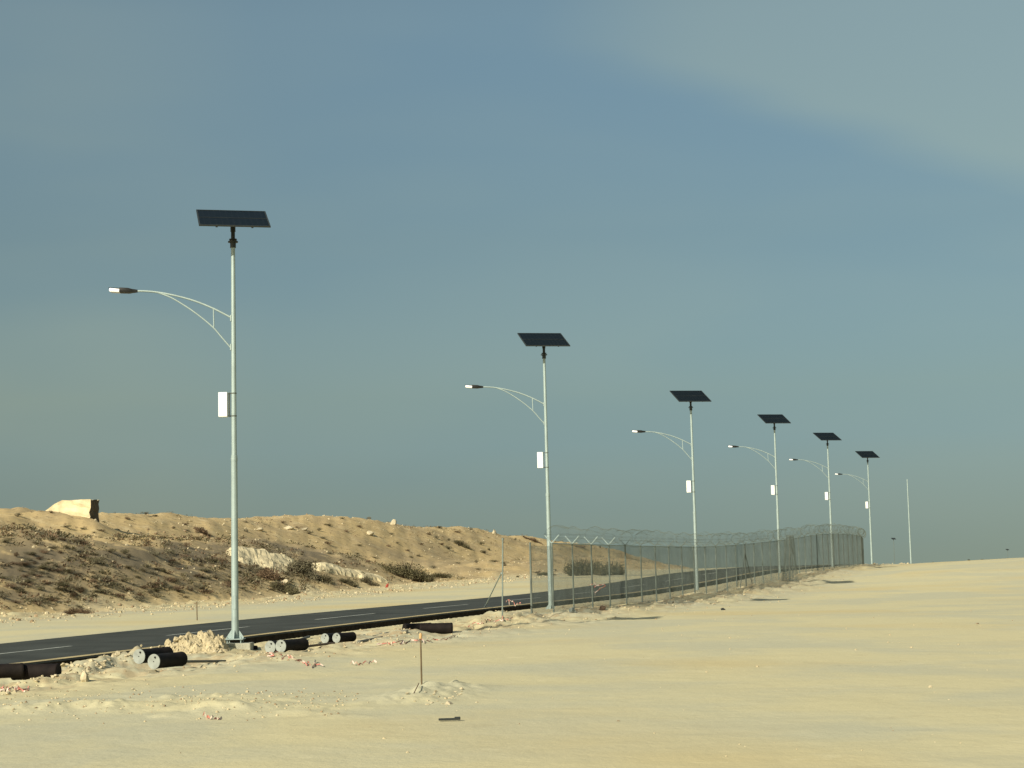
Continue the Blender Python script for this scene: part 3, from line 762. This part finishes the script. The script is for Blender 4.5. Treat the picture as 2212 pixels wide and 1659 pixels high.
for k in range(22):
    px = rng.uniform(250, 480); py = 1150 + (px - 250) * .02 + rng.gauss(0, 7)
    rock(px, py, rng.uniform(5, 12), rng.uniform(.5, .9), 'brown broken rock in the ledge across the left hill', 'rocks of the broken ledge on the hill', me=rng.choice(RD))
for k in range(14):
    px = rng.uniform(1852, 1962); v = ray(px, 1218); c = Vector((v.x * 146, 146.0, 0)); c.z = g(c.x, c.y)
    rock(px, 1218, rng.uniform(3, 9), rng.uniform(.5, .9), 'pale stone on the sand crest just right of the fence end', 'stones at the fence end', p=c, me=rng.choice(RM + RD[:2]))
# big tilted slab on the hill crest
def slab():
    c = SLABC
    Yb = c.y; th = R(-14); L = 112 * Yb / F / .88; Wd = 1.3; H = 1.6
    o = empty('limestone_slab', (0, 0, 0))
    import bmesh
    bm = bmesh.new(); bmesh.ops.create_cube(bm, size=1)
    bmesh.ops.subdivide_edges(bm, edges=bm.edges, cuts=5, use_grid_fill=True)
    rr = random.Random(4)
    for v in bm.verts:
        x, y, z = v.co
        hz = 1.0 if x > -.1 else 1.0 - (-.1 - x) * 1.9
        v.co = Vector((x * L, y * Wd, (z + .5) * H * max(.25, hz) - .8 - (.5 if z < -.49 else 0))) + Vector((rr.uniform(-.06, .06), rr.uniform(-.05, .05), rr.uniform(-.05, .05)))
    me = bpy.data.meshes.new('slab_body'); bm.to_mesh(me); bm.free(); me.materials.append(M['lime']); me.materials.append(M['stone_end_shade'])
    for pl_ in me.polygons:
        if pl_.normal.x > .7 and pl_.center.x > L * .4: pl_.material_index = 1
    bpy.data.objects.remove(o)
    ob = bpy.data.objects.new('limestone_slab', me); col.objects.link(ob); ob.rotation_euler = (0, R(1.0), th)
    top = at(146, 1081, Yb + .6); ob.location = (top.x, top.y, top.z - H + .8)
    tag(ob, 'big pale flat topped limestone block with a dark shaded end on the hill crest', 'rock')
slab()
# exposed limestone bands
def outcrop(top, bot, lab, n=40, m=10, lift=.30):
    tx = np.linspace(0, 1, n); T = np.array(top, float); B = np.array(bot, float)
    def samp(Pp, t):
        u = np.linspace(0, 1, len(Pp)); return np.interp(t, u, Pp[:, 0]), np.interp(t, u, Pp[:, 1])
    mb = MB()
    for i, t in enumerate(tx):
        ax, ay = samp(T, t); bx_, by = samp(B, t)
        h0, h1 = hitd(float(ax), float(ay)), hitd(float(bx_), float(by))
        for j in range(m):
            v = j / (m - 1); x = h0.x + (h1.x - h0.x) * v; y = h0.y + (h1.y - h0.y) * v
            e_ = min(1, 4 * min(v, 1 - v)) * min(1, 6 * min(t, 1 - t)) ** .5
            z = g(x, y) + (-.25 + (lift + .25) * e_) + .16 * float(fbm(np.array([x / 1.6]), np.array([y / 3.5]), 2)[0]) * e_
            mb.v.append((x + rng.uniform(-.05, .05), y + rng.uniform(-.05, .05), z))
    for i in range(n - 1):
        for j in range(m - 1): mb.f.append((i * m + j, i * m + j + 1, (i + 1) * m + j + 1, (i + 1) * m + j)); mb.m.append(0)
    # closed underside so that the band is a solid body
    nb = len(mb.v)
    for v in list(mb.v[:n * m]): mb.v.append((v[0], v[1], v[2] - .5))
    for i in range(n - 1):
        for j in range(m - 1): mb.f.append((nb + i * m + j, nb + (i + 1) * m + j, nb + (i + 1) * m + j + 1, nb + i * m + j + 1)); mb.m.append(0)
    o = mb.build('limestone_outcrop', M['lime']); tag(o, lab, 'rock')
outcrop([(476, 1187), (520, 1182), (560, 1186), (600, 1196), (650, 1210)], [(492, 1200), (530, 1222), (570, 1240), (600, 1246), (650, 1238)],
        'large chalky white limestone band sloping down the hill, right beside the nearest pole')
outcrop([(668, 1212), (710, 1222), (760, 1230), (800, 1241), (845, 1256)], [(664, 1232), (710, 1240), (755, 1247), (800, 1254), (848, 1262)],
        'narrower chalky limestone band lower on the hill, between the two large bushes')

# dug earth mound beside the nearest lamp
def mound():
    bc_ = at(412, 1404, 42.6); base = Vector((bc_.x, bc_.y, g(bc_.x, bc_.y)))
    n, m = 64, 64; mb = MB(); Wm, Dm = 2.3, 1.5
    for i in range(n):
        for j in range(m):
            u, v = i / (n - 1) * 2 - 1, j / (m - 1) * 2 - 1
            x, y = u * Wm / 2, v * Dm / 2
            pk = .38 * math.exp(-abs((x - .03) / .27) ** 3 - (y / .42) ** 2) + .27 * math.exp(-abs((x - .50) / .24) ** 3 - ((y - .1) / .36) ** 2) + .10 * math.exp(-abs((x - .3) / .3) ** 4 - (y / .4) ** 2) + .20 * math.exp(-((x + .35) / .38) ** 2 - (y / .4) ** 2) + .12 * math.exp(-((x - .8) / .2) ** 2 - (y / .4) ** 2)
            X_, Y_ = np.array([base.x + x]), np.array([base.y + y])
            nz = float(np.abs(fbm(X_ / .16, Y_ / .16, 3, .6))[0]); nz2 = float(fbm(X_ / .4, Y_ / .4, 2)[0])
            e_ = min(1, 3.0 * (1 - max(abs(u), abs(v))))
            z = (.88 * pk * (1 + .6 * nz2) + .24 * nz * (1 if pk > .05 else .3)) * e_ - .14 * (1 - e_) + (g(base.x + x, base.y + y) - base.z)
            mb.v.append((x + .02 * rng.uniform(-1, 1), y + .02 * rng.uniform(-1, 1), z))
    for i in range(n - 1):
        for j in range(m - 1): mb.f.append((i * m + j, (i + 1) * m + j, (i + 1) * m + j + 1, i * m + j + 1)); mb.m.append(0)
    for px, py, w in ((385, 1384, 17), (400, 1376, 20), (412, 1372, 22), (424, 1376, 18), (436, 1372, 24), (450, 1373, 20), (458, 1382, 18), (440, 1386, 22), (420, 1388, 20), (402, 1390, 20), (384, 1394, 18), (430, 1396, 20), (452, 1395, 18), (470, 1391, 14), (370, 1394, 14), (410, 1399, 18), (395, 1401, 14), (440, 1402, 15)):
        c_ = at(px - 12 + (px - 420) * .25, py + 6, 42.5 + rng.uniform(-.15, .2) - (py - 1372) * .006) - base; w_ = w * 42.5 / F; me_ = rng.choice(RC); w_ *= rng.uniform(.6, 1.05)
        rt = Euler((rng.uniform(0, 6), rng.uniform(0, 6), rng.uniform(0, 6))).to_matrix()
        mb.add([rt @ Vector((v.co.x * w_ * 1.1, v.co.y * w_ * .9, v.co.z * w_ * 1.3)) + c_ for v in me_.vertices], [tuple(p.vertices) for p in me_.polygons])
    o = mb.build('earth_mound', M['mound'], None, loc=base); tag(o, 'jagged mound of dug earth heaped just left of the nearest lamp footing', 'earth mound')
    for px, py, w in ((375, 1398, 16), (352, 1402, 13), (395, 1398, 14), (440, 1400, 12), (464, 1396, 15), (475, 1400, 12), (412, 1403, 12), (365, 1405, 12)):
        p_ = at(px, py, 42.0); p_.z = g(p_.x, p_.y); rock(px, py, w, .8, 'broken clod lying round the dug earth mound', 'clods round the earth mound', p=p_, me=rng.choice(RM))
mound()

# fine gravel: nobody could count it
def gravel():
    mb = MB(); P_ = []
    for _ in range(1900):
        s, q = rng.uniform(22, 120), rng.gauss(19.0, 1.5)
        if q < 21.8: P_.append((*xy(s, q), rng.uniform(.02, .075) * (1 if rng.random() < .9 else 1.5)))
    for _ in range(3600):
        P_.append((*xy(rng.uniform(50, 190), rng.gauss(42.3, 2.0)), rng.uniform(.04, .10) * (1 if rng.random() < .85 else 2.2)))
    for _ in range(420):
        px, py = rng.uniform(-40, 780), rng.gauss(1520, 17); v = ray(px, py); y = 1.8 / -v.z; P_.append((v.x * y, y, rng.uniform(.012, .045)))
    for _ in range(350): P_.append((rng.uniform(-8, 14), rng.uniform(12, 60), rng.uniform(.008, .022)))
    for _ in range(1800): P_.append((*xy(rng.uniform(50, 230), rng.uniform(46, 71)), rng.uniform(.05, .20)))
    for _ in range(60): P_.append((rng.uniform(-6, 16), rng.uniform(16, 75), rng.uniform(.03, .065)))
    A_ = np.array(P_); Z_ = G(A_[:, 0], A_[:, 1])
    for (x, y, w), z in zip(P_, Z_):
        n = 6; a0 = rng.random() * 6; k1 = rng.uniform(.35, .6)
        vs = []
        for (rr, hh) in ((1.0, -.1), (.8, k1 * .7)):
            for k in range(n):
                th = a0 + 2 * math.pi * k / n; r = w * .5 * rr * rng.uniform(.75, 1.2); vs.append((x + r * math.cos(th), y + r * math.sin(th), z + w * hh * rng.uniform(.7, 1.2)))
        vs.append((x, y, z + w * k1))
        fs = [(k, (k + 1) % n, n + (k + 1) % n, n + k) for k in range(n)] + [(n + k, n + (k + 1) % n, 2 * n) for k in range(n)]
        mb.add(vs, fs, rng.choice((0, 1, 1, 1, 2)))
    tag(mb.build('gravel', [M['stone'], M['mound'], M['stone_dk']]), 'loose pale gravel scattered over the sand and the hill foot', 'gravel', kind='stuff')
gravel()

# ------------------------------------------------------------------ desert shrubs
def shrub_mesh(seed, leafm, dense=1.0, spiky=False):
    r_ = random.Random(seed); mb = MB()
    for k in range(16):
        th = r_.random() * 6.28; el = r_.uniform(.25, 1.4); L = r_.uniform(.35, .6)
        e_ = Vector((math.cos(th) * math.cos(el), math.sin(th) * math.cos(el), math.sin(el))) * L
        mb.tube([(0, 0, 0), e_ * .5 + Vector((0, 0, .04)), e_], [.016, .010, .004], 4, mi=1)
    lobes = [(Vector((r_.uniform(-.28, .28), r_.uniform(-.28, .28), r_.uniform(.12, .34))), r_.uniform(.15, .27)) for _ in range(8)]
    for k in range(int(620 * dense)):
        c, rad = r_.choice(lobes)
        d = Vector((r_.gauss(0, 1), r_.gauss(0, 1), r_.gauss(0, 1))).normalized() * rad * r_.random() ** .4
        p = c + d; p.z = max(.01, p.z)
        a = Vector((r_.gauss(0, 1), r_.gauss(0, 1), r_.gauss(0, 1.2))).normalized(); b_ = a.cross(Vector((r_.random(), r_.random(), r_.random()))).normalized()
        l, w = r_.uniform(.02, .05), r_.uniform(.008, .02)
        mb.add([p - a * l, p + b_ * w, p + a * l, p - b_ * w], [(0, 1, 2, 3)])
    me = mb.build('shrub', [leafm, M['twig']]); d_ = me.data; bpy.data.objects.remove(me); return d_
SH = [shrub_mesh(k, M[n]) for k, n in enumerate(('leaf_olive', 'leaf_olive', 'leaf_grey', 'leaf_grey', 'leaf_brown', 'leaf_brown'))]
def shrub(px, py, wpx, hpx, lab, grp=None, me=None, p=None):
    c = p or hit(px, py)
    if c is None or c.y > 320: return None
    w = wpx * c.y / F; h = hpx * c.y / F
    o = bpy.data.objects.new('desert_shrub', me or rng.choice(SH)); col.objects.link(o)
    o.location = c - Vector((0, 0, .03)); o.scale = (w / .9, w / .9 * rng.uniform(.7, 1), h / .55); o.rotation_euler = (0, 0, rng.uniform(0, 6.3))
    tag(o, lab, 'shrub', grp); return o
def big(cx, cy, w, h, lab, me):   # a large bush: several crowns joined in one mesh
    c = hitd(cx, cy); k_ = c.y / F; mb = MB(); src = me
    co = [v.co.copy() for v in src.vertices]; fs = [tuple(p.vertices) for p in src.polygons]; mi = [p.material_index for p in src.polygons]
    n = max(3, int(w / h * 2.2))
    for j in range(n * 2):
        t = (j + .5) / (n * 2) - .5; sc_ = h * k_ / .55 * (1 - 1.1 * abs(t)) * rng.uniform(.7, 1.1); a = rng.uniform(0, 6.3); ca, sa = math.cos(a), math.sin(a)
        ox, oy = t * w * k_, rng.uniform(-.3, .3) * h * k_
        oz = g(c.x + ox, c.y + oy) - c.z - .05
        b0 = len(mb.v)
        mb.v += [((v.x * ca - v.y * sa) * sc_ * 1.1 + ox, (v.x * sa + v.y * ca) * sc_ * 1.1 + oy, v.z * sc_ + oz) for v in co]
        mb.f += [tuple(i + b0 for i in f) for f in fs]; mb.m += mi
    o = mb.build('desert_bush', [src.materials[0], M['twig']], None, loc=c); tag(o, lab, 'bush')
big(654, 1240, 58, 44, 'grey green bush before the white limestone band right of the nearest pole', SH[2])
big(885, 1252, 100, 42, 'widest dark green bush at the hill foot left of the fence', SH[0])
big(618, 1281, 66, 30, 'dark low bush at the left hill foot beside the yellow boulder', SH[0])
big(580, 1250, 30, 40, 'dry brown bush leaning before the limestone band, right behind the nearest pole', SH[4])
big(700, 1257, 36, 20, 'olive bush below the narrow limestone band, left of two similar ones', SH[0])
big(752, 1262, 34, 18, 'olive bush below the narrow limestone band, middle of three', SH[1])
big(798, 1262, 40, 18, 'pale olive bush below the right end of the narrow limestone band', SH[2])
big(952, 1248, 40, 20, 'dark bush at the hill foot just right of the widest one', SH[1])
big(1262, 1243, 66, 46, 'dark bush behind the fence at the right end of the hill', SH[0])
big(1320, 1243, 50, 42, 'second dark bush behind the fence, right end of the hill', SH[0])
big(1180, 1243, 44, 10, 'low dark bush behind the fence start below the hill', SH[1])
big(437, 1152, 34, 16, 'reddish brown round bush on the upper left hill near the crest', SH[4])
big(1000, 1180, 34, 14, 'dark bush on the upper slope left of the lone end post', SH[0])
big(170, 1325, 60, 22, 'dark tangled bush low on the left hill above the rubble line', SH[4])
big(1150, 1168, 40, 9, 'flat brown bush on the skyline at the fence start', SH[4])
n_s = 0
G1 = 'low shrubs scattered over the dark scrub slope'; G2 = 'small shrubs on the upper sandy slope'
tries = 0
while n_s < 175 and tries < 900:
    tries += 1
    px = rng.uniform(-10, 620); py = rng.gauss(1245, 38)
    lim = 1160 + max(0, (px - 250)) * .10
    if py < lim or py > 1335 - px * .09: continue
    me_ = rng.choice(SH); kd = ('dark olive', 'dark olive', 'grey green', 'grey green', 'dry brown', 'dry brown')[SH.index(me_)]
    zn = 'at the left photo edge' if px < 90 else ('below the crest block' if px < 215 else ('between crest block and nearest pole' if px < 380 else ('just left of the nearest pole' if px < 505 else 'just right of the nearest pole')))
    hh = 'high' if py < 1215 else ('mid height' if py < 1265 else 'low')
    if shrub(px, py, rng.uniform(16, 46), rng.uniform(6, 13), f'{kd} shrub {hh} on the scrub slope {zn}', G1, me=me_): n_s += 1
n_s = 0; tries = 0
while n_s < 85 and tries < 600:
    tries += 1
    px = rng.uniform(0, 1330); py = rng.uniform(1095, 1250)
    if px < 620 and py > 1175: continue
    me_ = rng.choice(SH); kd = ('olive', 'olive', 'grey', 'grey', 'brown', 'brown')[SH.index(me_)]
    zn = 'left of the nearest pole' if px < 500 else ('above the limestone bands' if px < 850 else ('above the widest bush' if px < 1080 else 'behind the fence start'))
    if shrub(px, py, rng.uniform(8, 26), rng.uniform(4, 8), f'small {kd} shrub on the upper sandy slope {zn}', G2, me=me_): n_s += 1
def scrub_cover():
    mb = MB()
    S_ = nr.uniform(45, 122, 9000); Q_ = nr.uniform(45.5, 57, 9000); X_, Y_ = xy(S_, Q_)
    ok = (fbm(X_ / 5, Y_ / 5, 2) > -.05 + nr.normal(0, .15, 9000)) & ((S_ < 104) | (nr.rand(9000) < .4))
    X1, Y1 = X_[ok][:2100], Y_[ok][:2100]
    S_ = nr.uniform(60, 250, 2600); Q_ = nr.uniform(47, 73, 2600); X_, Y_ = xy(S_, Q_)
    ok = fbm(X_ / 7 + 3, Y_ / 7, 2) > .08
    X2, Y2 = X_[ok][:1000], Y_[ok][:1000]
    for X0, Y0, r0, r1, n in ((X1, Y1, .12, .42, 16), (X2, Y2, .1, .32, 12)):
        Z0 = G(X0, Y0)
        for x, y, z in zip(X0, Y0, Z0):
            r = rng.uniform(r0, r1); mi = rng.choice((0, 1, 1, 2))
            for _ in range(n):
                th = rng.random() * 6.28; rr = r * rng.random(); hgt = rng.uniform(.3, 1) * r * .8; l = r * rng.uniform(.12, .3)
                a = Vector((rng.gauss(0, 1), rng.gauss(0, 1), rng.gauss(0, 1))).normalized() * l; b_ = a.cross(Vector((.3, .5, .8))).normalized() * l * .5
                p = Vector((x + rr * math.cos(th), y + rr * math.sin(th), z + hgt * rng.random() ** 1.5))
                mb.add([p - a, p + b_, p + a, p - b_], [(0, 1, 2, 3)], mi)
    tag(mb.build('scrub_cover', [M['leaf_olive'], M['leaf_grey'], M['leaf_brown']]), 'dry grey brown scrub covering the hill slope', 'scrub', kind='stuff')
scrub_cover()
for px, py, w, h, lb in ((2422 / 1.1573, 1392 / 1.1573, 10, 5, 'tiny dark bush on the sand rise, left of the two on the skyline'), (2455 / 1.1573, 1392 / 1.1573, 9, 4, 'tiny dark bush on the sand rise, right of the two on the skyline'),
                         (2332 / 1.1573, 1392 / 1.1573, 5, 3, 'faint speck of scrub on the skyline right of the bare pole')):
    v = ray(px, py); c = Vector((v.x * 152, 152.0, 0)); c.z = g(c.x, c.y); shrub(px, py, w, h, lb, p=c, me=SH[0])

# ------------------------------------------------------------------ small things
def tape(pts_px, lab, spread=(6, 3), n=26, hang=False, Y=None):
    mb = MB(); pts = []
    for k in range(n):
        t = k / (n - 1) * (len(pts_px) - 1); i = min(int(t), len(pts_px) - 2); f_ = t - i
        px = pts_px[i][0] * (1 - f_) + pts_px[i + 1][0] * f_ + rng.gauss(0, spread[0]); py = pts_px[i][1] * (1 - f_) + pts_px[i + 1][1] * f_ + rng.gauss(0, spread[1])
        if Y: p_ = at(px, py, Y)
        else:
            p_ = hitd(px, py); p_.z += rng.uniform(.01, .045)
        pts.append(p_)
    for k in range(n - 1):
        a, b_ = pts[k], pts[k + 1]
        w = Vector((0, 0, 1)) * .013 + Vector((rng.uniform(-.01, .01), rng.uniform(-.01, .01), 0)); m_ = (a + b_) / 2 + Vector((0, 0, rng.uniform(-.03, .06)))
        mb.add([a - w, a + w, m_ + w, m_ - w], [(0, 1, 2, 3)], k % 2); mb.add([m_ - w, m_ + w, b_ + w, b_ - w], [(0, 1, 2, 3)], (k + 1) % 2)
    o = mb.build('warning_tape', [M['tape'], M['tape_w']]); tag(o, lab, 'tape'); return o
tape([(578, 1416), (620, 1422), (660, 1436), (690, 1437)], 'crumpled red and white tape on the ground below the second drum pair', n=34)
tape([(-5, 1493), (62, 1492)], 'crumpled red tape at the left edge in front of the brown drum', n=24)
tape([(818, 1396), (880, 1390), (985, 1378)], 'faded pink tape strewn in front of the farthest drum pair', (6, 3), n=26)
tape([(1010, 1356), (1050, 1345), (1112, 1338)], 'faded pink tape on the heap left of the fence start', (4, 3), n=22)
tape([(440, 1553), (480, 1554)], 'small scrap of red tape alone on the foreground sand', (2, 1), n=8)
tape([(760, 1437), (812, 1436)], 'thin line of faded tape scraps on the sand left of the stake', (3, 1), n=8)
tape([(1273, 1262), (1290, 1266), (1303, 1263), (1282, 1285)], 'pink tape tangled in the fence wires near the road behind', (3, 3), n=16, Y=67.6)
tape([(1092, 1300), (1108, 1302), (1125, 1306)], 'pale torn tape between the lone post and the first fence post', (3, 3), n=12, Y=60)
p_ = hitd(835, 1269); mb = MB(); mb.box((0, 0, .09), (.15, .10, .22), ch=.02); mb.box((.02, 0, .24), (.07, .06, .10), ch=.015)
o = mb.build('plastic_container', M['red'], None, loc=p_); o.rotation_euler = (.2, .3, .4); tag(o, 'small red plastic container at the hill foot below the olive bushes', 'container')
def stake(px, top, bot, lab, cap=True, r=.016, mat='wood'):
    b_ = hitd(px[1], bot); t = at(px[0], top, b_.y); o = empty('survey_stake', b_)
    mb = MB(); mb.tube([(0, 0, -.1), tuple(t - b_)], [r, r * .9], 8); mb.build('rod', M[mat], o, smooth=True)
    if cap:
        c = MB(); d = t - b_; c.tube([tuple(d - Vector((0, 0, .05))), tuple(d), tuple(d + Vector((0, 0, .03)))], [.020, .025, .015], 12); c.build('cap', M['orange'], o, smooth=True)
    tag(o, lab, 'stake'); return o
stake((908.5, 911), 1372, 1480, 'thin brown stake with an orange cap in the foreground sand', r=.013)
stake((425, 426), 1300, 1340, 'very thin stake on the far side of the road left of the nearest lamp', cap=False, r=.02)
mb = MB(); a = hitd(905, 1484); b_ = hitd(894, 1499); mb.tube([a + Vector((0, 0, .05)), b_ + Vector((0, 0, .01))], .008, 6)
tag(mb.build('stick', M['pipe_rust']), 'short reddish stick leaning at the foot of the capped stake', 'stick')
c = hitd(971, 1558); mb = MB(); mb.box((0, 0, .03), (.30, .05, .03), ch=.006); mb.box((.11, 0, .045), (.08, .06, .03), ch=.005)
o = mb.build('metal_scrap', M['mount'], None, loc=c); o.rotation_euler = (0, 0, .1); o.scale = (.85, .85, .8); tag(o, 'short dark metal bar lying on the bare sand below the stake', 'scrap')
def crumple(px, py, w, h, mat, lab, name, cat):
    c = hitd(px, py); k_ = c.y / F; me = rock_mesh(name, 77 + int(px), mat, jag=1.1, sub=3)
    o = bpy.data.objects.new(name, me); col.objects.link(o); o.location = c + Vector((0, 0, h * k_ * .3)); o.scale = (w * k_, w * k_ * .6, h * k_ * 1.4); tag(o, lab, cat)
crumple(1236, 1323, 24, 15, M['tarp'], 'crumpled blue grey sheet lying at the foot of the fence', 'crumpled_sheet', 'sheet')
crumple(1302, 1320, 18, 17, M['twig'], 'dark brown clod against the fence foot, right of the crumpled sheet', 'earth_clod', 'earth clod')
crumple(1562, 1318, 11, 8, M['mount'], 'small black lump at the fence foot near the third lamp', 'rubber_lump', 'rubbish')
